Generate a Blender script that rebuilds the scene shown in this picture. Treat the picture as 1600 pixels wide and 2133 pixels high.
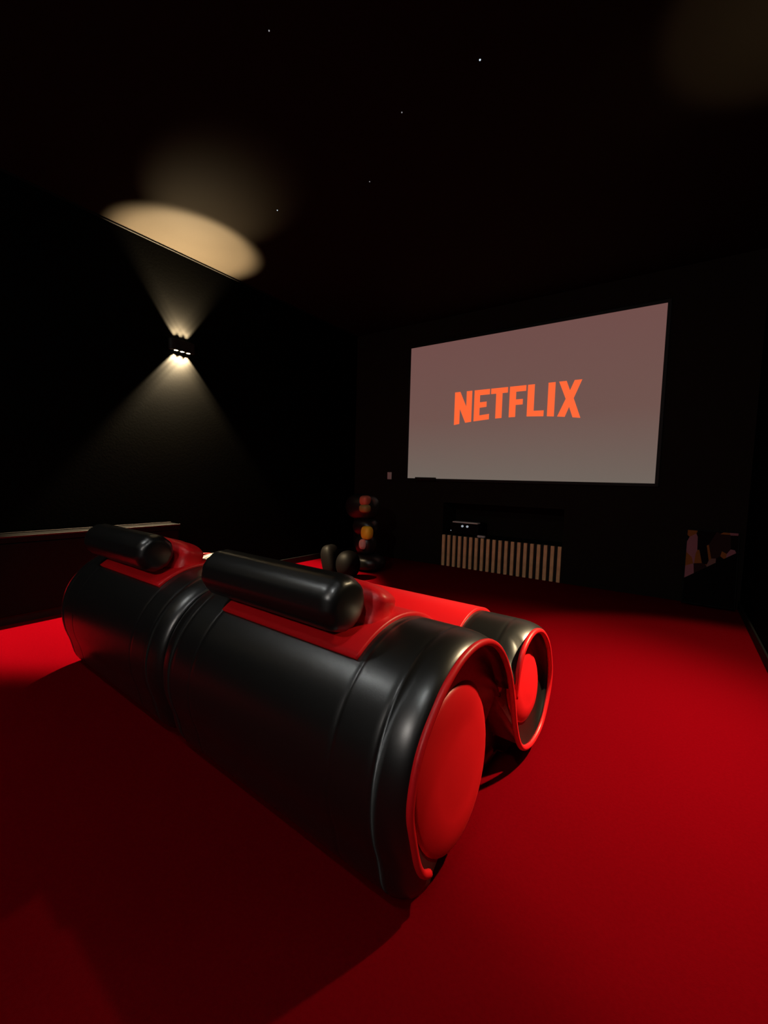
import bpy, bmesh, math, random
from mathutils import Vector, Matrix

for o in list(bpy.data.objects):
    bpy.data.objects.remove(o)
scene = bpy.context.scene
C = scene.collection
random.seed(4)
PI = math.pi

# ------------------------------------------------------------------ camera
F_PX = 884.55
YAW, PITCH, ROLL = math.radians(34.666), math.radians(-4.316), math.radians(1.492)
fw = Vector((-math.sin(YAW) * math.cos(PITCH), math.cos(YAW) * math.cos(PITCH), math.sin(PITCH)))
rt0 = Vector((math.cos(YAW), math.sin(YAW), 0))
up0 = rt0.cross(fw)
rt = rt0 * math.cos(ROLL) + up0 * math.sin(ROLL)
up = -rt0 * math.sin(ROLL) + up0 * math.cos(ROLL)
cam_data = bpy.data.cameras.new('camera')
cam_data.sensor_fit = 'HORIZONTAL'
cam_data.sensor_width = 36
cam_data.lens = F_PX / 1600 * 36
cam_data.clip_start = 0.02
cam = bpy.data.objects.new('camera', cam_data)
C.objects.link(cam)
cam.matrix_world = Matrix(((rt.x, up.x, -fw.x, 0), (rt.y, up.y, -fw.y, 0), (rt.z, up.z, -fw.z, 1.0), (0, 0, 0, 1)))
scene.camera = cam

# ------------------------------------------------------------------ world, exposure
w = bpy.data.worlds.new('night')
scene.world = w
w.use_nodes = True
w.node_tree.nodes['Background'].inputs['Color'].default_value = (0, 0, 0, 1)
w.node_tree.nodes['Background'].inputs['Strength'].default_value = 0.0
scene.view_settings.view_transform = 'Standard'
scene.view_settings.look = 'None'
scene.view_settings.gamma = 1.0
scene.view_settings.use_curve_mapping = False
scene.view_settings.exposure = 0.0

WARM = (1.0, 0.77, 0.45)
LEFT_UP, LEFT_DOWN = 360.0, 460.0    # each LED of the left wall lamp
RIGHT_UP, RIGHT_DOWN, RIGHT_FILL = 5.0, 58.0, 380.0     # the dimmer lamp on the right wall; last: added tilted fill spot
FILL_DOWNLIGHT_L = 170.0                 # unseen ceiling downlights, added for sheen and highlights on the leather
FILL_DOWNLIGHTS = ((-2.45, -0.30, 2.89), (-0.10, -0.35, 2.89))
FILL_GLOBE_L = 300.0                     # unseen globe lamp added on the back wall for frontal fill
FILL_GLOBE_POS = (-0.45, -2.6, 2.45)

# ------------------------------------------------------------------ materials
def mat(name, col, rough=0.5, spec=0.5, bump=0.0, bscale=200.0, coat=0.0, var=0.0, metal=0.0, bdist=0.002, sheen=0.0):
    m = bpy.data.materials.new(name)
    m.use_nodes = True
    nt = m.node_tree
    b = nt.nodes['Principled BSDF']
    b.inputs['Base Color'].default_value = (*col, 1)
    b.inputs['Roughness'].default_value = rough
    b.inputs['Specular IOR Level'].default_value = spec
    b.inputs['Coat Weight'].default_value = coat
    b.inputs['Coat Roughness'].default_value = 0.25
    b.inputs['Metallic'].default_value = metal
    b.inputs['Sheen Weight'].default_value = sheen
    tc = nt.nodes.new('ShaderNodeTexCoord')
    n = nt.nodes.new('ShaderNodeTexNoise')
    n.inputs['Scale'].default_value = bscale
    n.inputs['Detail'].default_value = 4
    nt.links.new(tc.outputs['Object'], n.inputs['Vector'])
    if bump:
        bp = nt.nodes.new('ShaderNodeBump')
        bp.inputs['Strength'].default_value = bump
        bp.inputs['Distance'].default_value = bdist
        nt.links.new(n.outputs['Fac'], bp.inputs['Height'])
        nt.links.new(bp.outputs['Normal'], b.inputs['Normal'])
    if var:
        n2 = nt.nodes.new('ShaderNodeTexNoise')
        n2.inputs['Scale'].default_value = bscale * 0.25
        nt.links.new(tc.outputs['Object'], n2.inputs['Vector'])
        r = nt.nodes.new('ShaderNodeValToRGB')
        r.color_ramp.elements[0].position = 0.3
        r.color_ramp.elements[1].position = 0.7
        r.color_ramp.elements[0].color = (*[c * (1 - var) for c in col], 1)
        r.color_ramp.elements[1].color = (*[min(1, c * (1 + var)) for c in col], 1)
        nt.links.new(n2.outputs['Fac'], r.inputs['Fac'])
        nt.links.new(r.outputs['Color'], b.inputs['Base Color'])
    return m

def emit(name, col, strength):
    m = bpy.data.materials.new(name)
    m.use_nodes = True
    b = m.node_tree.nodes['Principled BSDF']
    b.inputs['Base Color'].default_value = (0.02, 0.02, 0.02, 1)
    b.inputs['Emission Color'].default_value = (*col, 1)
    b.inputs['Emission Strength'].default_value = strength
    return m

M = {}
M['carpet'] = mat('red_carpet', (0.108, 0.0004, 0.0025), 0.95, 0.0, bump=0.4, bscale=420, var=0.05, bdist=0.003)
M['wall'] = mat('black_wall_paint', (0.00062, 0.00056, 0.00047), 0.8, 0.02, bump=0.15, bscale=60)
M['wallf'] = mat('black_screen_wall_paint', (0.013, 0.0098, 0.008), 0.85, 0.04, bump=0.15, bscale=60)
M['lit_seam'] = mat('painted_lit_seam', (0.0022, 0.0017, 0.0014), 0.7, 0.1, bump=0.05)  # lighter than the wall so the ceiling joint reads as lit
M['ceil'] = mat('black_ceiling_paint', (0.012, 0.0095, 0.0068), 0.8, 0.03, bump=0.15, bscale=60)
M['black'] = mat('black_leather', (0.005, 0.0049, 0.0048), 0.34, 1.0, bump=0.12, bscale=380, coat=0.12, bdist=0.001)
M['red'] = mat('red_leather', (0.74, 0.007, 0.012), 0.42, 0.45, bump=0.10, bscale=320, bdist=0.001)
M['dull'] = mat('dull_black_veneer', (0.0022, 0.0018, 0.0018), 0.55, 0.08, bump=0.02, bscale=50)
M['lit_edge'] = mat('painted_edge_highlight', (0.012, 0.008, 0.007), 0.4, 0.5, bump=0.02, bscale=50)  # paler strip colour standing in for edge highlights
M['gloss'] = mat('black_lacquer', (0.010, 0.009, 0.009), 0.35, 0.5, bump=0.02, bscale=50)
M['matte'] = mat('matte_black', (0.005, 0.005, 0.005), 0.6, 0.25, bump=0.05, bscale=90)
M['wood'] = mat('oak_slat', (0.95, 0.53, 0.27), 0.6, 0.3, bump=0.1, bscale=40, var=0.15)
M['white'] = mat('white_plastic', (0.62, 0.56, 0.55), 0.5, 0.4, bump=0.02)
M['silver'] = mat('silver_trim', (0.92, 0.86, 0.84), 0.45, 0.5, bump=0.02)
M['yellow'] = mat('yellow_enamel', (0.95, 0.60, 0.03), 0.5, 0.4, bump=0.02)
M['pink'] = mat('pink_enamel', (0.90, 0.38, 0.33), 0.5, 0.4, bump=0.02)
M['brick'] = mat('red_brown_enamel', (0.50, 0.12, 0.07), 0.5, 0.4, bump=0.02)
M['olive'] = mat('olive_enamel', (0.30, 0.22, 0.06), 0.5, 0.4, bump=0.02)
M['led'] = emit('led_lens', (1.0, 0.83, 0.5), 14)
M['star'] = emit('star_fibre', (0.75, 0.88, 1.0), 1.0)
M['starw'] = emit('star_fibre_dim', (0.85, 0.85, 0.9), 0.35)
M['dot'] = emit('indicator_light', (0.8, 0.9, 1.0), 0.35)
M['lettering'] = emit('lettering_orange', (1.0, 0.135, 0.035), 1.0)
M['diffuser'] = emit('fill_downlight_diffuser', (0.95, 0.98, 0.95), FILL_DOWNLIGHT_L)
M['globe'] = emit('fill_globe', (1.0, 0.93, 0.86), FILL_GLOBE_L)

# ------------------------------------------------------------------ mesh helpers
def obj(name, verts, faces, m, parent=None, smooth=False):
    me = bpy.data.meshes.new(name)
    me.from_pydata([tuple(v) for v in verts], [], faces)
    me.validate()
    bm = bmesh.new()
    bm.from_mesh(me)
    bmesh.ops.recalc_face_normals(bm, faces=bm.faces)
    bm.to_mesh(me)
    bm.free()
    if smooth:
        for p in me.polygons:
            p.use_smooth = True
    me.materials.append(m)
    o = bpy.data.objects.new(name, me)
    C.objects.link(o)
    if parent:
        o.parent = parent
    return o

def from_bm(name, bm, m, parent=None, smooth=False):
    me = bpy.data.meshes.new(name)
    bmesh.ops.recalc_face_normals(bm, faces=bm.faces)
    bm.to_mesh(me)
    bm.free()
    if smooth:
        for p in me.polygons:
            p.use_smooth = True
    me.materials.append(m)
    o = bpy.data.objects.new(name, me)
    C.objects.link(o)
    if parent:
        o.parent = parent
    return o

def add_box(bm, x0, x1, y0, y1, z0, z1):
    vs = [bm.verts.new((x, y, z)) for x in (x0, x1) for y in (y0, y1) for z in (z0, z1)]
    for f in ((0, 1, 3, 2), (4, 6, 7, 5), (0, 4, 5, 1), (2, 3, 7, 6), (0, 2, 6, 4), (1, 5, 7, 3)):
        bm.faces.new([vs[i] for i in f])
    return vs

def box(name, b, m, parent=None, bevel=0.0, seg=2):
    bm = bmesh.new()
    add_box(bm, *b)
    if bevel:
        bmesh.ops.bevel(bm, geom=list(bm.edges), offset=bevel, segments=seg, affect='EDGES', profile=0.5)
    return from_bm(name, bm, m, parent, smooth=False)

def tag(o, label=None, cat=None, group=None, kind=None):
    if label: o['label'] = label
    if cat: o['category'] = cat
    if group: o['group'] = group
    if kind: o['kind'] = kind
    return o

def thing(name, label, cat, loc=(0, 0, 0), rz=0.0, group=None):
    o = bpy.data.objects.new(name, None)
    o.empty_display_size = 0.1
    C.objects.link(o)
    o.location = loc
    o.rotation_euler = (0, 0, rz)
    return tag(o, label, cat, group)

def copy_tree(o, parent=None):
    c = o.copy()
    C.objects.link(c)
    c.parent = parent
    for ch in list(o.children):
        copy_tree(ch, c)
    return c

def loft(rings, closed=True, cap=True):
    n = len(rings[0])
    verts = [v for r in rings for v in r]
    faces = []
    for i in range(len(rings) - 1):
        for j in range(n if closed else n - 1):
            k = (j + 1) % n
            faces.append((i * n + j, i * n + k, (i + 1) * n + k, (i + 1) * n + j))
    if cap:
        for base, r in ((0, rings[0]), ((len(rings) - 1) * n, rings[-1])):
            c = sum((Vector(v) for v in r), Vector()) / n
            verts.append(c)
            ci = len(verts) - 1
            for j in range(n):
                faces.append((ci, base + j, base + (j + 1) % n))
    return verts, faces

def tube(points, r, n=10, caps=True):
    pts = [Vector(p) for p in points]
    rings = []
    ref = None
    for i, p in enumerate(pts):
        t = (pts[min(i + 1, len(pts) - 1)] - pts[max(i - 1, 0)]).normalized()
        if ref is None:
            ref = t.orthogonal()
        a = (ref - t * ref.dot(t)).normalized()
        ref = a
        b = t.cross(a)
        rings.append([p + (a * math.cos(2 * PI * k / n) + b * math.sin(2 * PI * k / n)) * r for k in range(n)])
    return loft(rings, True, caps)

def catmull(P, sub=6):
    out = []
    for i in range(len(P) - 1):
        p0 = P[max(i - 1, 0)]; p1 = P[i]; p2 = P[i + 1]; p3 = P[min(i + 2, len(P) - 1)]
        for k in range(sub):
            t = k / sub
            out.append(tuple(0.5 * (2 * b + (c - a) * t + (2 * a - 5 * b + 4 * c - d) * t * t + (3 * b - a - 3 * c + d) * t ** 3)
                             for a, b, c, d in zip(p0, p1, p2, p3)))
    out.append(tuple(P[-1]))
    return out

def superell(c, r, e=0.8, nu=28, nv=16, rot=None):
    def sp(v, q): return math.copysign(abs(v) ** q, v)
    rings = []
    for i in range(1, nv):
        ph = -PI / 2 + PI * i / nv
        ring = []
        for k in range(nu):
            a = 2 * PI * k / nu
            v = Vector((r[0] * sp(math.cos(ph), e) * sp(math.cos(a), e), r[1] * sp(math.cos(ph), e) * sp(math.sin(a), e), r[2] * sp(math.sin(ph), e)))
            if rot: v = rot @ v
            ring.append(v + Vector(c))
        rings.append(ring)
    return loft(rings)

# ------------------------------------------------------------------ the room
XL, XR, YF, YB, ZC = -3.64, 0.475, 4.541, -2.6, 2.89
T = 0.12
NX0, NX1, NZ1, ND = -2.285, -0.935, 0.752, 0.36      # niche in the screen wall

tag(box('floor', (XL - T, XR + T, YB - T, YF + T + ND, -0.12, 0.0), M['carpet']), kind='structure')
tag(box('ceiling', (XL - T, XR + T, YB - T, YF + T + ND, ZC, ZC + 0.12), M['ceil']), kind='structure')
tag(box('wall_left', (XL - T, XL, YB - T, YF, 0, ZC), M['wall']), kind='structure')
tag(box('wall_right', (XR, XR + T, YB - T, YF, 0, ZC), M['wall']), kind='structure')
tag(box('wall_back', (XL, XR, YB - T, YB, 0, ZC), M['wall']), kind='structure')
bm = bmesh.new()
add_box(bm, XL - T, NX0, YF, YF + T + ND, 0, ZC)
add_box(bm, NX1, XR + T, YF, YF + T + ND, 0, ZC)
add_box(bm, NX0, NX1, YF, YF + T + ND, NZ1, ZC)
add_box(bm, NX0, NX1, YF + ND, YF + T + ND, 0, NZ1)
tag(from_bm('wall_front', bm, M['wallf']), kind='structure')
tag(box('baseboard_right', (XR - 0.012, XR, YB, YF, 0, 0.07), M['matte'], bevel=0.003), kind='structure')
tag(box('baseboard_left', (XL, XL + 0.012, 2.0, YF, 0, 0.07), M['matte'], bevel=0.003), kind='structure')

tag(box('lit_edge_1', (XL, XL + 0.014, YB, YF, ZC - 0.014, ZC), M['lit_seam'], bevel=0.003), kind='structure')  # thin strip added to draw the bright line along the wall-ceiling joint

# ------------------------------------------------------------------ cinema chairs
CB, CF, RB, RF = (-0.25, 0.275), (0.27, 0.262), 0.318, 0.230   # back roll, front roll (y, z)
RFIL = 0.030
HW = 0.54                                                  # half width
ORG = (0.05, 0.30)

ROUND = [((1.0 - 1.28, .257), .215, .180), ((1.535 - 1.28, .278), .140, .128)]   # centre, half axes (long one tilted)

def sdf(y, z):
    d1 = math.hypot(y - CB[0], z - CB[1]) - RB
    d2 = math.hypot(y - CF[0], z - CF[1]) - RF
    d3 = math.hypot(y + 0.44, z - 0.078) - 0.076
    k = 0.09
    h = max(0.0, min(1.0, 0.5 + 0.5 * (d2 - d1) / k))
    d = d2 * (1 - h) + d1 * h - k * h * (1 - h)
    # fill between the rolls down to the floor
    by = abs(y - 0.0) - 0.30
    bz = abs(z - 0.12) - 0.115
    bx = math.hypot(max(by, 0), max(bz, 0)) + min(max(by, bz), 0)
    d = min(d, bx)
    h = max(0.0, min(1.0, 0.5 + 0.5 * (d3 - d) / 0.06))
    d = d3 * (1 - h) + d * h - 0.06 * h * (1 - h)
    return max(d, 0.004 - z)

def sdf_end(y, z):
    # scrolled end: back roll cut away under its front, round cushion, front roll
    d1 = math.hypot(y - CB[0], z - CB[1]) - (RB - RFIL)
    d1 = max(d1, (ORG[1] + (y - ORG[0]) * 0.488 - z) / 1.113)
    d2 = math.hypot(y - CF[0], z - CF[1]) - (RF - RFIL)
    by = abs(y - 0.02) - 0.12
    bz = abs(z - 0.305) - 0.045
    bx = max(by, bz)
    return min(d1, d2, bx)

def outline(inset, n=180, a0=0.0, a1=2 * PI, end=False, sdf=sdf, cut=False):
    out = []
    for i in range(n):
        a = a0 + (a1 - a0) * i / (n - (1 if end else 0))
        dy, dz = math.cos(a), math.sin(a)
        lo, hi = 0.0, 0.8
        t = 0.0
        # march from outside inwards to the first crossing
        s = 0.75
        while s > 0 and sdf(ORG[0] + dy * s, ORG[1] + dz * s) > -inset:
            s -= 0.01
        if cut and -154 < math.degrees(math.atan2(dz, dy)) < -60:       # stop at the first exit: undercut below the rolls
            s = 0.0
            while sdf(ORG[0] + dy * (s + 0.01), ORG[1] + dz * (s + 0.01)) <= -inset and s < 0.7:
                s += 0.01
        lo, hi = max(s, 0), s + 0.01
        for _ in range(18):
            md = (lo + hi) / 2
            if sdf(ORG[0] + dy * md, ORG[1] + dz * md) > -inset: hi = md
            else: lo = md
        out.append((ORG[0] + dy * lo, ORG[1] + dz * lo))
    return out

def depth(z):
    return 0.046 * max(0.0, min(1.0, (z - 0.06) / 0.30))

def chair_body(sides):
    full, plain, scroll = outline(0.0), outline(RFIL), outline(0.0, sdf=sdf_end, cut=True)
    def ring(x, inset, f0, rec=0.0):
        out = []
        open_end = (1 if x > 0 else -1) in sides
        endo = scroll if open_end else plain
        for i, ((ya, za), (yb, zb_)) in enumerate(zip(full, endo)):
            a = (2 * PI * i / len(full)) % (2 * PI)
            under = open_end and math.radians(206) < a < math.radians(300)
            wt = max(0.0, min(1.0, (ya + 0.47) / 0.12)) * max(0.0, min(1.0, (0.20 - za) / 0.06)) * (1.0 if ya < 0.30 and open_end else 0.0)
            f = f0 + (min(1.0, f0 * 12) - f0) * wt      # undercut below the rolls
            y, z = ya + (yb - ya) * f, za + (zb_ - za) * f
            d = math.hypot(y - ORG[0], z - ORG[1])
            k = max(0.0, 1 - inset / d)
            z = ORG[1] + (z - ORG[1]) * k
            ax = abs(x) - rec * depth(z)
            if under: ax = min(ax, HW - 0.10)
            out.append((math.copysign(ax, x), ORG[0] + (y - ORG[0]) * k, z))
        return out
    right = []
    for sx in (0.322, 0.446):                                # stitched seams of the arms
        for dx, i in ((-0.020, 0), (-0.004, 0), (0, 0.0016), (0.004, 0), (0.012, 0)):
            right.append((sx + dx, i, 0.0))
    for k in range(0, 9):
        t = k / 8 * PI / 2
        right.append((HW - 0.082 + 0.082 * math.sin(t), 0.0, 1 - math.cos(t)))
    right = [(x, i, f, 0.0) for x, i, f in right] + [(HW - 0.002, 0.005, 1.0, 0.05), (HW - 0.002, 0.009, 1.0, 0.4), (HW - 0.003, 0.013, 1.0, 1.0), (HW - 0.003, 0.10, 1.0, 1.0)]
    xs = [(-x, i, f, r) for x, i, f, r in reversed(right)] + [(-0.15, 0, 0), (0, 0, 0), (0.15, 0, 0)] + right
    return loft([ring(*q) for q in xs])

def panel(x0, x1, aA, aB, thick, nx=26, npnt=110):
    """padded upholstery panel that follows the outline of the chair"""
    L = outline(0.0, npnt, aA, aB, True)
    # normals
    P = [Vector((0, y, z)) for y, z in L]
    N = []
    for i in range(npnt):
        t = (P[min(i + 1, npnt - 1)] - P[max(i - 1, 0)]).normalized()
        N.append(Vector((0, t.z, -t.y)))
    cum = [0.0]
    for i in range(1, npnt): cum.append(cum[-1] + (P[i] - P[i - 1]).length)
    tot = cum[-1]
    verts, faces = [], []
    def edge(d, r): return math.sqrt(max(0.0, 1 - (1 - min(1, d / r)) ** 2))
    us = [0.5 - 0.5 * math.cos(PI * i / nx) for i in range(nx + 1)]
    for side in (0, 1):
        for i, u in enumerate(us):
            x = x0 + (x1 - x0) * u
            for j in range(npnt):
                d = min(min(u, 1 - u) * (x1 - x0), cum[j], tot - cum[j])
                e = edge(d, 0.028)
                h = thick(P[j].y, P[j].z, u) * e if side == 0 else -0.012
                verts.append(P[j] + N[j] * h + Vector((x, 0, 0)))
    w_ = npnt
    off = (nx + 1) * w_
    for s in (0, 1):
        for i in range(nx):
            for j in range(w_ - 1):
                a = s * off + i * w_ + j
                faces.append((a, a + 1, a + w_ + 1, a + w_))
    for i in range(nx):
        for j in (0, w_ - 1):
            a = i * w_ + j
            faces.append((a, a + w_, a + w_ + off, a + off))
    for j in range(w_ - 1):
        for i in (0, nx):
            a = i * w_ + j
            faces.append((a, a + 1, a + 1 + off, a + off))
    return verts, faces

def ang(y, z): return math.atan2(z - ORG[1], y - ORG[0])

def bolster(L, R):
    prof = [(-L / 2, 0.0), (-L / 2, R * 0.35), (-L / 2 + 0.004, R * 0.6)]
    for k in range(1, 9):
        t = k / 8 * PI / 2
        prof.append((-L / 2 + 0.045 * (1 - math.cos(t)) * 1.0 + 0.004, R * 0.6 + R * 0.4 * math.sin(t)))
    half = prof[1:]
    full = half + [(-x, r) for x, r in reversed(half)]
    n = 40
    rings = []
    rnd = random.Random(2)
    for x, r in full:
        ring = []
        for k in range(n):
            a = 2 * PI * k / n
            rr = r
            if abs(x) > L / 2 - 0.10 and r > R * 0.8:      # gathered wrinkles at the ends
                rr = r + 0.0016 * math.sin(a * 14 + 1.3 * math.sin(5 * a))
            ring.append((x, rr * math.cos(a), rr * math.sin(a)))
        rings.append(ring)
    return loft(rings)

def pillow(sx, sy, sz, seed=1):
    rnd = random.Random(seed)
    ph = [rnd.uniform(0, 6.28) for _ in range(6)]
    v, f = superell((0, 0, 0), (sx / 2, sy / 2, sz / 2), 0.55, 48, 26)
    out = []
    for p in v:
        p = Vector(p)
        u = abs(p.x) / (sx / 2)
        wr = 0.011 * (math.sin(p.z * 70 + ph[0] + 9 * p.x) + 0.8 * abs(math.sin(p.x * 30 + p.z * 34 + p.y * 20 + ph[1]))) * (0.25 + 0.9 * u ** 3)
        d = p.normalized()
        out.append(p + d * wr)
    return out, f

# centreline of the S-shaped piping and the round end cushions, in chair y, z
PIP = [(.83, .090), (.800, .112), (.775, .155), (.755, .22), (.74, .29), (.75, .36), (.775, .42), (.82, .475), (.88, .525), (.96, .562), (1.05, .572), (1.14, .55), (1.22, .495), (1.285, .41),
       (1.325, .32), (1.365, .20), (1.41, .12), (1.47, .072), (1.56, .052), (1.66, .078), (1.73, .17), (1.745, .26), (1.70, .37), (1.62, .445), (1.54, .475), (1.47, .472), (1.405, .44), (1.37, .38), (1.352, .30)]
PIP = [(y - 1.03 - 0.25, z) for y, z in PIP]

def make_chair(sides):
    root = thing('cinema_chair', '', 'chair')
    obj('body', *chair_body(sides), M['black'], root, True)
    a_flap = ang(CB[0] - RB * math.cos(math.radians(53)), CB[1] + RB * math.sin(math.radians(53)))
    a_front = ang(CF[0] + RF * math.cos(math.radians(-55)), CF[1] + RF * math.sin(math.radians(-55)))
    def thick(y, z, u):
        seat = 0.055 * math.exp(-((y - 0.10) / 0.12) ** 2)
        return 0.026 + seat
    tag(obj('seat_cushion', *panel(-0.315, 0.300, a_flap, a_front, thick), M['red'], root, True), 'red leather seat and back panel')
    p = obj('back_cushion', *pillow(0.55, 0.15, 0.20), M['red'], root, True)
    p.location = (0.0, -0.285, 0.590)
    p.rotation_euler = (math.radians(-18), 0, 0)
    tag(p, 'puffy red leather back cushion')
    b = obj('head_bolster', *bolster(0.645, 0.079), M['black'], root, True)
    b.location = (-0.060, -0.425, 0.662)
    tag(b, 'black leather cylinder headrest')
    for s in sides:
        pts = [(s * (HW + 0.001), y, z) for y, z in catmull(PIP, 5)]
        tag(obj('piping', *tube(pts, 0.0095, 10), M['red'], root, True), 'red piping')
        for (c, ra, rb) in ROUND:
            n = 44
            rings = []
            for q in (1.0, 0.985, 0.94, 0.86, 0.74, 0.58, 0.38, 0.16):
                h = 0.030 * math.sqrt(max(0, 1 - q * q)) ** 0.9 + (0.004 if 0.6 < q < 0.8 else 0)
                ring = []
                for k in range(n):
                    a, t0 = 2 * PI * k / n, math.radians(40)
                    ea, eb = ra * q * math.cos(a), rb * q * math.sin(a)
                    y, z = c[0] + ea * math.cos(t0) - eb * math.sin(t0), c[1] + ea * math.sin(t0) + eb * math.cos(t0)
                    ring.append((s * (HW - 0.007 - depth(z) + h), y, z))
                rings.append(ring)
            rings.insert(0, [(v[0] - s * 0.11, v[1], v[2]) for v in rings[0]])
            tag(obj('round_end_cushion', *loft(rings), M['red'], root, True), 'red leather disc in the rolled end')
    return root

TH = math.radians(-2.7)
chair1 = make_chair((1,))
P0 = Vector((-0.40, 1.28, 0))                     # right end of the pair, on the roll axis line
ux = Vector((math.cos(TH), math.sin(TH), 0))
chair1.location = P0 - ux * HW
chair1.rotation_euler = (0, 0, TH)
chair2 = make_chair((-1,))
chair2.rotation_euler = (0, 0, TH)
chair2.location = P0 - ux * (3 * HW + 0.012)
tag(chair1, 'black and red leather cinema chair whose scrolled red-disc end shows', 'chair', 'cinema chairs')
tag(chair2, 'black and red leather cinema chair nearer the lit wall lamp', 'chair', 'cinema chairs')

# ------------------------------------------------------------------ projection screen
SX0, SX1, SZ0, SZ1 = -2.783, -0.183, 1.031, 2.601
scr = thing('projection_screen', 'wide grey-pink projection screen with glowing orange lettering', 'screen', ((SX0 + SX1) / 2, YF, SZ0))
ox, oz = (SX0 + SX1) / 2, SZ0
hw, hh = (SX1 - SX0) / 2, SZ1 - SZ0
m = bpy.data.materials.new('screen_gradient')
m.use_nodes = True
nt = m.node_tree
b = nt.nodes['Principled BSDF']
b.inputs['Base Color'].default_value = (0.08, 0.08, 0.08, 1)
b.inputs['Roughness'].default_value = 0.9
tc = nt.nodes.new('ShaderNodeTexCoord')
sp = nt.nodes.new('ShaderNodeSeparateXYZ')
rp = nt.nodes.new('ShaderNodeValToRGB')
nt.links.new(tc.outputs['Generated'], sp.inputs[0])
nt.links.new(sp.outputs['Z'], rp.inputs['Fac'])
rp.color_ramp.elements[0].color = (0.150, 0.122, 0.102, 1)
rp.color_ramp.elements[1].color = (0.155, 0.073, 0.066, 1)  # colour shifts from greyish at the bottom to reddish at the top
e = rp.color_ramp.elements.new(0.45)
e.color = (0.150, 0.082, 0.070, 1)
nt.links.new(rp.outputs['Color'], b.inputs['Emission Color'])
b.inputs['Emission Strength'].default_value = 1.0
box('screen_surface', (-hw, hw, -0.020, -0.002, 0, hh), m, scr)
for nm, bb in (('frame_bar', (-hw - 0.03, hw + 0.03, -0.024, 0, hh, hh + 0.03)), ('frame_bar', (-hw - 0.03, hw + 0.03, -0.024, 0, -0.03, 0)),
               ('frame_bar', (-hw - 0.03, -hw, -0.024, 0, 0, hh)), ('frame_bar', (hw, hw + 0.03, -0.024, 0, 0, hh))):
    box(nm, bb, M['matte'], scr, 0.003)

def zb(x): return 1.700 - 0.048 * ((x + 1.506) / 0.67) ** 2
ZT = 2.020
S = 0.066
def band(xa, xb, lo=None, hi=None):
    n = 5
    lo_ = [(xa + (xb - xa) * i / n, zb(xa + (xb - xa) * i / n) if lo is None else lo) for i in range(n + 1)]
    hi_ = [(xb, ZT if hi is None else hi), (xa, ZT if hi is None else hi)]
    return [lo_ + hi_]
def poly(*pts): return [list(pts)]
letters = []
x = -2.178   # N
letters.append(poly((x, zb(x)), (x + S, zb(x + S)), (x + S, 1.83), (x + .210 - S - .006, zb(x + .14)), (x + .210, zb(x + .21)), (x + .210, ZT), (x + .210 - S, ZT), (x + .210 - S, 1.85), (x + S, ZT), (x, ZT)))
x = -1.940   # E
letters.append(poly((x, zb(x)), (x + .178, zb(x + .178)), (x + .178, zb(x + .178) + .058), (x + S, zb(x + S) + .056), (x + S, 1.825), (x + .145, 1.83), (x + .145, 1.887), (x + S, 1.884), (x + S, ZT - .058), (x + .178, ZT - .058), (x + .178, ZT), (x, ZT)))
x = -1.748   # T
letters.append(poly((x + .058, zb(x + .058)), (x + .128, zb(x + .128)), (x + .128, ZT - .058), (x + .185, ZT - .058), (x + .185, ZT), (x, ZT), (x, ZT - .058), (x + .058, ZT - .058)))
x = -1.542   # F
letters.append(poly((x, zb(x)), (x + .069, zb(x + .069)), (x + .069, 1.825), (x + .142, 1.825), (x + .142, 1.882), (x + .069, 1.882), (x + .069, ZT - .058), (x + .172, ZT - .058), (x + .172, ZT), (x, ZT)))
x = -1.353   # L
letters.append(poly((x, zb(x)), (x + .17, zb(x + .17)), (x + .17, zb(x + .17) + .060), (x + .069, zb(x + .069) + .056), (x + .069, ZT), (x, ZT)))
x = -1.149   # I
letters.append(poly((x, zb(x)), (x + .068, zb(x + .068)), (x + .068, ZT), (x, ZT)))
x = -1.050   # X
letters.append(poly((x, zb(x)), (x + .072, zb(x + .072)), (x + .108, 1.765), (x + .145, zb(x + .145)), (x + .217, zb(x + .217)), (x + .146, 1.846), (x + .214, ZT), (x + .146, ZT), (x + .108, 1.925), (x + .072, ZT), (x + .002, ZT), (x + .072, 1.846)))
for polys in letters:
    pts = polys[0]
    n = len(pts)
    bm = bmesh.new()
    fr = [bm.verts.new((px - ox, -0.0225, pz - oz)) for px, pz in pts]
    bk = [bm.verts.new((px - ox, -0.0195, pz - oz)) for px, pz in pts]
    bm.faces.new(fr)
    bm.faces.new(list(reversed(bk)))
    for i in range(n):
        bm.faces.new((fr[i], fr[(i + 1) % n], bk[(i + 1) % n], bk[i]))
    bm.normal_update()
    bmesh.ops.triangulate(bm, faces=[f for f in bm.faces if len(f.verts) > 4], ngon_method='EAR_CLIP')
    from_bm('letter', bm, M['lettering'], scr)

o = thing('sensor_box', 'small flat black box fixed over the lower edge of the screen', 'box', (-2.513, YF - 0.03, 1.028))
box('housing', (-0.135, 0.135, -0.045, 0.0, -0.02, 0.016), M['matte'], o, 0.006)
box('lens_strip', (-0.10, 0.10, -0.048, -0.044, -0.008, 0.006), M['gloss'], o, 0.001)

o = thing('light_switch', 'small white light switch plate on the black wall beside the screen', 'switch', (-3.065, YF, 1.056))
box('plate', (-0.032, 0.032, -0.010, 0, -0.045, 0.045), M['white'], o, 0.004)
box('rocker', (-0.016, 0.016, -0.014, -0.009, -0.028, 0.028), M['white'], o, 0.002)

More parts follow.
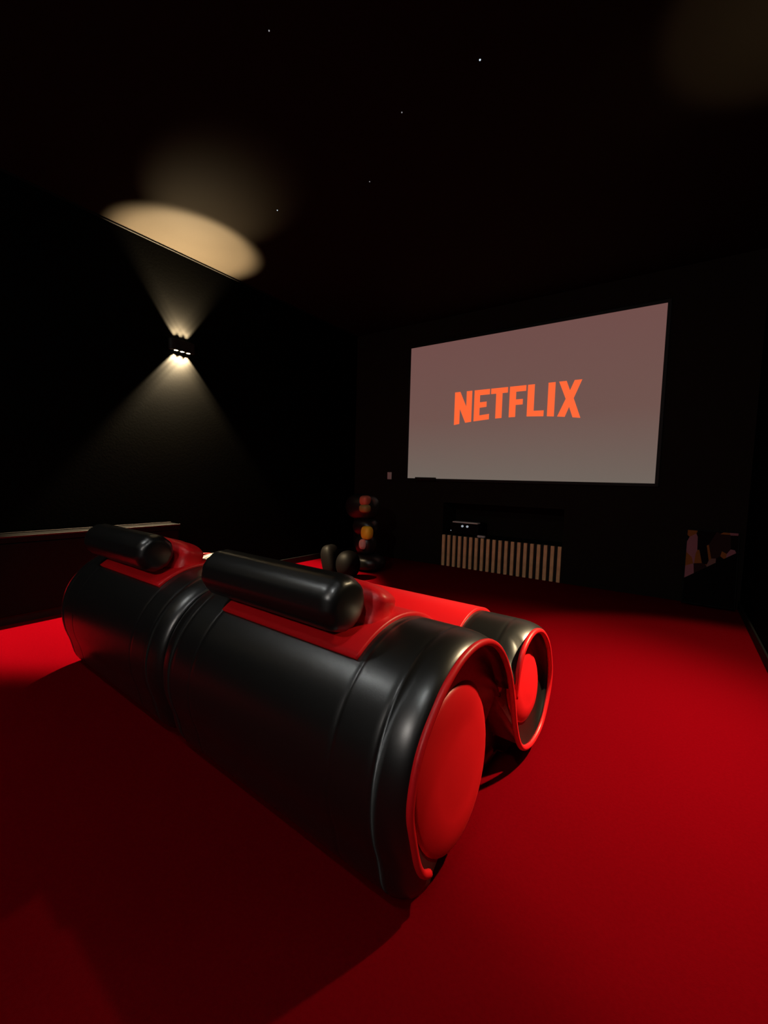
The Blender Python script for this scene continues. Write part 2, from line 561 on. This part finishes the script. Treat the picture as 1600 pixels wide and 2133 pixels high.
# ------------------------------------------------------------------ media cabinet in the niche
cab = thing('media_cabinet', 'low black media cabinet with upright wooden slats set under the screen', 'cabinet', ((NX0 + NX1) / 2, YF, 0))
cw = (NX1 - NX0) / 2 - 0.004
box('body', (-cw, cw, 0.012, ND - 0.01, 0, 0.372), M['matte'], cab, 0.003)
pitch = (2 * cw - 0.035) / 19
slat_mesh = None
for i in range(20):
    if slat_mesh is None:
        so = box('slat', (-0.0175, 0.0175, -0.014, 0.013, 0.002, 0.371), M['wood'], cab, 0.003, 1)
        slat_mesh = so.data
    else:
        so = bpy.data.objects.new('slat', slat_mesh)
        C.objects.link(so)
        so.parent = cab
    so.location = (-cw + 0.0175 + pitch * i, 0, 0)

rc = thing('av_receiver', 'black hi-fi receiver with a silver top edge on the slatted cabinet', 'receiver', (-2.03, YF + 0.16, 0.372))
box('case', (-0.185, 0.17, -0.10, 0.15, 0.012, 0.150), M['dull'], rc, 0.004)
box('top_trim', (-0.155, 0.160, -0.106, -0.02, 0.148, 0.160), M['silver'], rc, 0.003)
for dx in (-0.027, 0.035):
    rings = [[(dx + 0.013 * q * math.cos(2 * PI * k / 16), yy, 0.112 + 0.013 * q * math.sin(2 * PI * k / 16)) for k in range(16)] for yy, q in ((-0.10, 1), (-0.112, 1), (-0.114, 0.8))]
    obj('indicator', *loft(rings), M['dot'], rc)
for dx in (-0.15, 0.13):
    box('foot', (dx - 0.015, dx + 0.015, -0.08, -0.05, 0, 0.013), M['matte'], rc)
box('power_light', (-0.178, -0.170, -0.102, -0.099, 0.045, 0.055), M['dot'], rc)
o = thing('remote_control', 'small pale remote lying beside the receiver', 'remote', (-1.815, YF + 0.045, 0.372))
box('case', (-0.045, 0.045, -0.02, 0.02, 0, 0.026), M['white'], o, 0.008)
box('button_pad', (-0.03, 0.03, -0.012, 0.012, 0.0255, 0.029), M['matte'], o, 0.001)

# ------------------------------------------------------------------ wall lamps
def make_lamp():
    root = thing('wall_lamp', '', 'wall lamp')
    # local: +x out from the wall, y along the wall
    box('back_plate', (0.0, 0.012, -0.10, 0.10, -0.040, 0.040), M['matte'], root, 0.003)
    n = 24
    rings = []
    for z, k in ((-0.045, 0.97), (-0.038, 1.0), (0.038, 1.0), (0.045, 0.97)):
        ring = [(0.012, -0.115 * k, z)]
        for i in range(n + 1):
            a = -PI / 2 + PI * i / n
            ring.append((0.012 + 0.046 * k * max(0.0, math.cos(a)) ** 0.45, 0.115 * k * math.sin(a), z))
        ring.append((0.012, 0.115 * k, z))
        rings.append(ring)
    obj('housing', *loft(rings), M['matte'], root)
    for s in (-1, 1):
        for dy in (-0.055, 0.0, 0.055):
            rings = [[(0.030 + 0.017 * q * math.cos(2 * PI * k / 20), dy + 0.017 * q * math.sin(2 * PI * k / 20), s * zz) for k in range(20)]
                     for zz, q in ((0.040, 1.0), (0.0455, 0.95), (0.047, 0.7), (0.0475, 0.3))]
            le = obj('led_lens', *loft(rings), M['led'], root, True)
    return root

lamp_l = make_lamp()
lamp_l.location = (XL, 2.085, 2.105)
lamp_r = copy_tree(lamp_l)
lamp_r.location = (XR, 2.33, 2.105)
lamp_r.rotation_euler = (0, 0, PI)
added_lamp_l = copy_tree(lamp_l)  # unseen lamp, added so its ceiling patch gives sheen on the chair backs
added_lamp_l.location = (XL, -0.75, 2.105)
added_lamp_r = copy_tree(lamp_r)  # unseen lamp, added for the highlight on the near chair's end
added_lamp_r.location = (XR, -0.45, 2.105)
tag(added_lamp_r, 'added black up-and-down wall lamp on the bare wall, well back from the screen', 'wall lamp', 'wall lamps')
tag(added_lamp_l, 'added black up-and-down wall lamp further back along the sideboard wall', 'wall lamp', 'wall lamps')
tag(lamp_l, 'black up-and-down wall lamp with three glowing spots on black wall', 'wall lamp', 'wall lamps')
tag(lamp_r, 'black up-and-down wall lamp on the wall facing the other lamp', 'wall lamp', 'wall lamps')
def spot(loc, dirz, power, size, blend, parent, col=WARM):
    l = bpy.data.lights.new('led_beam', 'SPOT')
    l.energy = power
    l.color = col
    l.spot_size = size
    l.spot_blend = blend
    l.shadow_soft_size = 0.012
    o = bpy.data.objects.new('led_beam', l)
    C.objects.link(o)
    o.parent = parent
    o.location = loc
    o.rotation_euler = (0, 0, 0) if dirz < 0 else (PI, 0, 0)
    return o
for lamp, uw, dw, sw in ((lamp_l, LEFT_UP, LEFT_DOWN, 0), (lamp_r, RIGHT_UP, RIGHT_DOWN, RIGHT_FILL), (added_lamp_l, 200.0, 60.0, 0), (added_lamp_r, 12.0, 4.0, 0)):
    for dy in (-0.055, 0.0, 0.055):
        o = spot((0.026, dy, 0.056), 1, uw, math.radians(77), 0.30, lamp)
        o.rotation_euler = Vector((0.10, 0, 1)).to_track_quat('-Z', 'Y').to_euler()
        spot((0.026, dy, -0.056), -1, dw, math.radians(85 if lamp == lamp_l else 80), 0.22, lamp)
    o = spot((0.045, 0, 0.056), 1, uw * 0.38, math.radians(54), 1.0, lamp)          # wide spill of the upper lenses
    o.rotation_euler = Vector((0.62, -0.16, 0.74)).to_track_quat('-Z', 'Y').to_euler()
    if sw:
        o = spot((0.050, 0, -0.058), -1, sw, math.radians(82), 1.0, lamp)            # extra tilted spot added to brighten the chair's end disc
        o.rotation_euler = Vector((0.80, 0.34, -2.05)).to_track_quat('-Z', 'Y').to_euler()
        o.data.shadow_soft_size = 0.03

n = 36
def circ(r, z): return [(r * math.cos(2 * PI * k / n), r * math.sin(2 * PI * k / n), z) for k in range(n)]
for pos, lab in zip(FILL_DOWNLIGHTS, ('added round recessed downlight in the ceiling behind the chairs, near the sideboard wall', 'added round recessed downlight in the ceiling behind the chairs, near the bare wall')):
    dl = thing('fill_downlight', lab, 'downlight', pos, 0, 'added downlights behind the chairs')
    obj('rim', *loft([circ(r, z) for r, z in ((0.075, 0.0), (0.098, 0.0), (0.098, -0.006), (0.092, -0.012), (0.078, -0.010), (0.075, 0.0))], True, False), M['white'], dl, True)
    obj('diffuser', *loft([circ(0.074, -0.001), circ(0.074, -0.004)]), M['diffuser'], dl)
gl = thing('fill_globe_lamp', 'added white frosted globe lamp on the wall opposite the screen, for frontal fill', 'wall lamp', FILL_GLOBE_POS)
nn = 28
def disc_y(r, prof):
    return [[(r * q * math.cos(2 * PI * k / nn), y, r * q * math.sin(2 * PI * k / nn)) for k in range(nn)] for y, q in prof]
obj('wall_rose', *loft(disc_y(0.05, ((0, 1), (0.012, 1), (0.018, 0.8)))), M['matte'], gl, True)
obj('arm', *tube([(0, 0.016, 0), (0, 0.06, 0), (0, 0.085, 0.012), (0, 0.095, 0.035)], 0.009), M['matte'], gl, True)
obj('globe', *superell((0, 0.095, 0.125), (0.09, 0.09, 0.09), 1.0, 28, 18), M['globe'], gl, True)

# ------------------------------------------------------------------ star ceiling
for (x, y, big) in ((-1.555, 1.297, 0), (-0.857, 1.903, 1), (-1.297, 1.943, 0), (-1.742, 2.262, 0), (-2.47, 2.142, 1)):
    o = thing('star_light', 'bright bluish-white star point of light in the black ceiling' if big else 'faint star point of light in the black ceiling', 'star light', (x, y, ZC), 0, 'bright star lights in the ceiling' if big else 'faint star lights in the ceiling')
    R_ = 0.0040 if big else 0.0030
    nn = 12
    rings = [[(R_ * q * math.cos(2 * PI * k / nn), R_ * q * math.sin(2 * PI * k / nn), -h) for k in range(nn)] for q, h in ((1, -0.001), (1, 0.001), (0.7, 0.003), (0.2, 0.004))]
    obj('fibre_tip', *loft(rings), M['star'] if big else M['starw'], o, True)

# ------------------------------------------------------------------ low sideboard along the left wall
sb = thing('sideboard', 'long low black sideboard against the wall under the lamp', 'sideboard', (XL + 0.08, 0.78, 0))
SD = 0.075
y0, y1 = -1.20, 1.20
box('body', (-SD, SD - 0.008, y0 + 0.01, y1 - 0.01, 0.06, 0.535), M['dull'], sb, 0.003)
box('top', (-SD, SD, y0, y1, 0.535, 0.580), M['dull'], sb, 0.004, 3)
box('front_highlight', (SD - 0.002, SD + 0.003, y0, y1, 0.570, 0.581), M['lit_edge'], sb, 0.002)  # painted highlight along the front top edge
box('back_highlight', (-SD, -SD + 0.005, y0, y1, 0.579, 0.588), M['lit_edge'], sb, 0.002)  # painted highlight where the top meets the wall
box('plinth', (-SD, SD - 0.03, y0 + 0.03, y1 - 0.03, 0, 0.06), M['matte'], sb)
nd = 4
for i in range(nd):
    ya = y0 + 0.015 + (y1 - y0 - 0.03) / nd * i
    yb = ya + (y1 - y0 - 0.03) / nd
    box('door', (SD - 0.008, SD, ya + 0.003, yb - 0.003, 0.065, 0.530), M['dull'], sb, 0.002)

# ------------------------------------------------------------------ floor sculptures (plain stand-ins) and canvas
sc = thing('pebble_sculpture', 'tall black sculpture of stacked rounded stones with colour inlays', 'sculpture', (-2.80, 3.72, 0))
for nm, c, r in (('base_stone', (0.03, 0, 0.095), (0.20, 0.17, 0.095)), ('lower_stone', (0, 0, 0.29), (0.12, 0.11, 0.125)), ('middle_stone', (-0.01, 0, 0.48), (0.15, 0.12, 0.10)), ('top_stone', (-0.06, 0, 0.70), (0.20, 0.15, 0.145))):
    obj(nm, *superell(c, r, 0.85), M['gloss'], sc, True)
for nm, c, r, mm in (('red_inlay', (0.05, -0.10, 0.775), (0.055, 0.06, 0.055), 'brick'), ('olive_inlay', (0.06, -0.115, 0.69), (0.06, 0.055, 0.045), 'olive'),
                     ('yellow_inlay', (0.075, -0.09, 0.43), (0.062, 0.06, 0.075), 'yellow'), ('pink_inlay', (0.025, -0.075, 0.30), (0.042, 0.06, 0.058), 'pink')):
    obj(nm, *superell(c, r, 0.7, 20, 12), M[mm], sc, True)
s2 = thing('lobed_sculpture', 'low black sculpture of two rounded lobes beside the stacked stones', 'sculpture', (-2.80, 3.26, 0))
obj('leaning_lobe', *superell((-0.10, 0, 0.155), (0.085, 0.10, 0.17), 0.7, rot=Matrix.Rotation(math.radians(-14), 3, 'Y')), M['dull'], s2, True)
obj('round_lobe', *superell((0.10, 0.03, 0.14), (0.12, 0.12, 0.14), 0.9), M['dull'], s2, True)

cv = thing('canvas_print', 'dark canvas print with pale pink scraps leaning in the corner', 'print', (0.255, YF - 0.13, 0.0))
cv.rotation_euler = (math.radians(-10), 0, math.radians(0))
m = bpy.data.materials.new('shaded_collage_print')
m.use_nodes = True
nt = m.node_tree
b = nt.nodes['Principled BSDF']
b.inputs['Roughness'].default_value = 0.9
b.inputs['Specular IOR Level'].default_value = 0.05
tc = nt.nodes.new('ShaderNodeTexCoord')
vo = nt.nodes.new('ShaderNodeTexVoronoi')
vo.inputs['Scale'].default_value = 9
mp = nt.nodes.new('ShaderNodeMapping')
mp.inputs['Rotation'].default_value = (0, math.radians(35), 0)
mp.inputs['Scale'].default_value = (1.6, 1, 0.8)
nt.links.new(tc.outputs['Object'], mp.inputs['Vector'])
nt.links.new(mp.outputs['Vector'], vo.inputs['Vector'])
spx = nt.nodes.new('ShaderNodeSeparateColor')
nt.links.new(vo.outputs['Color'], spx.inputs[0])
rp = nt.nodes.new('ShaderNodeValToRGB')
rp.color_ramp.interpolation = 'CONSTANT'
rp.color_ramp.elements[0].color = (0.006, 0.003, 0.003, 1)
rp.color_ramp.elements[1].position = 0.85
rp.color_ramp.elements[1].color = (0.26, 0.09, 0.02, 1)
for ps, cl in ((0.30, (0.03, 0.012, 0.012, 1)), (0.48, (0.30, 0.12, 0.15, 1)), (0.68, (0.19, 0.10, 0.09, 1))):
    e = rp.color_ramp.elements.new(ps)
    e.color = cl
nt.links.new(spx.outputs[0], rp.inputs['Fac'])
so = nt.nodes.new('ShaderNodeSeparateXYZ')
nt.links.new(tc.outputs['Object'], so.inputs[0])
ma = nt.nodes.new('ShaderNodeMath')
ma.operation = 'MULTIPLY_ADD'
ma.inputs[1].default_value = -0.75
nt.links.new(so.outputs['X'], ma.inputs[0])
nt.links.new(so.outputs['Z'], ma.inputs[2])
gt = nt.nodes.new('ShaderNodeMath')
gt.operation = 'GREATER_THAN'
gt.inputs[1].default_value = 0.36  # diagonal shade put into the print: scraps go dark below this line
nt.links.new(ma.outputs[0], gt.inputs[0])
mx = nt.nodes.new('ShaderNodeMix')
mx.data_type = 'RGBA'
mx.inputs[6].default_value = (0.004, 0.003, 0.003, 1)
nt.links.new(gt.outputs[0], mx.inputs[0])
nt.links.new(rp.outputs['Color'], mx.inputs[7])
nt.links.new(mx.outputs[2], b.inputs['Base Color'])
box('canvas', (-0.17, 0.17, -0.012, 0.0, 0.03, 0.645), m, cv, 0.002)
for bb in ((-0.18, -0.17, -0.014, 0.018, 0.02, 0.655), (0.17, 0.18, -0.014, 0.018, 0.02, 0.655), (-0.17, 0.17, -0.014, 0.018, 0.02, 0.03), (-0.17, 0.17, -0.014, 0.018, 0.645, 0.655)):
    box('edge_bar', bb, M['dull'], cv, 0.002)
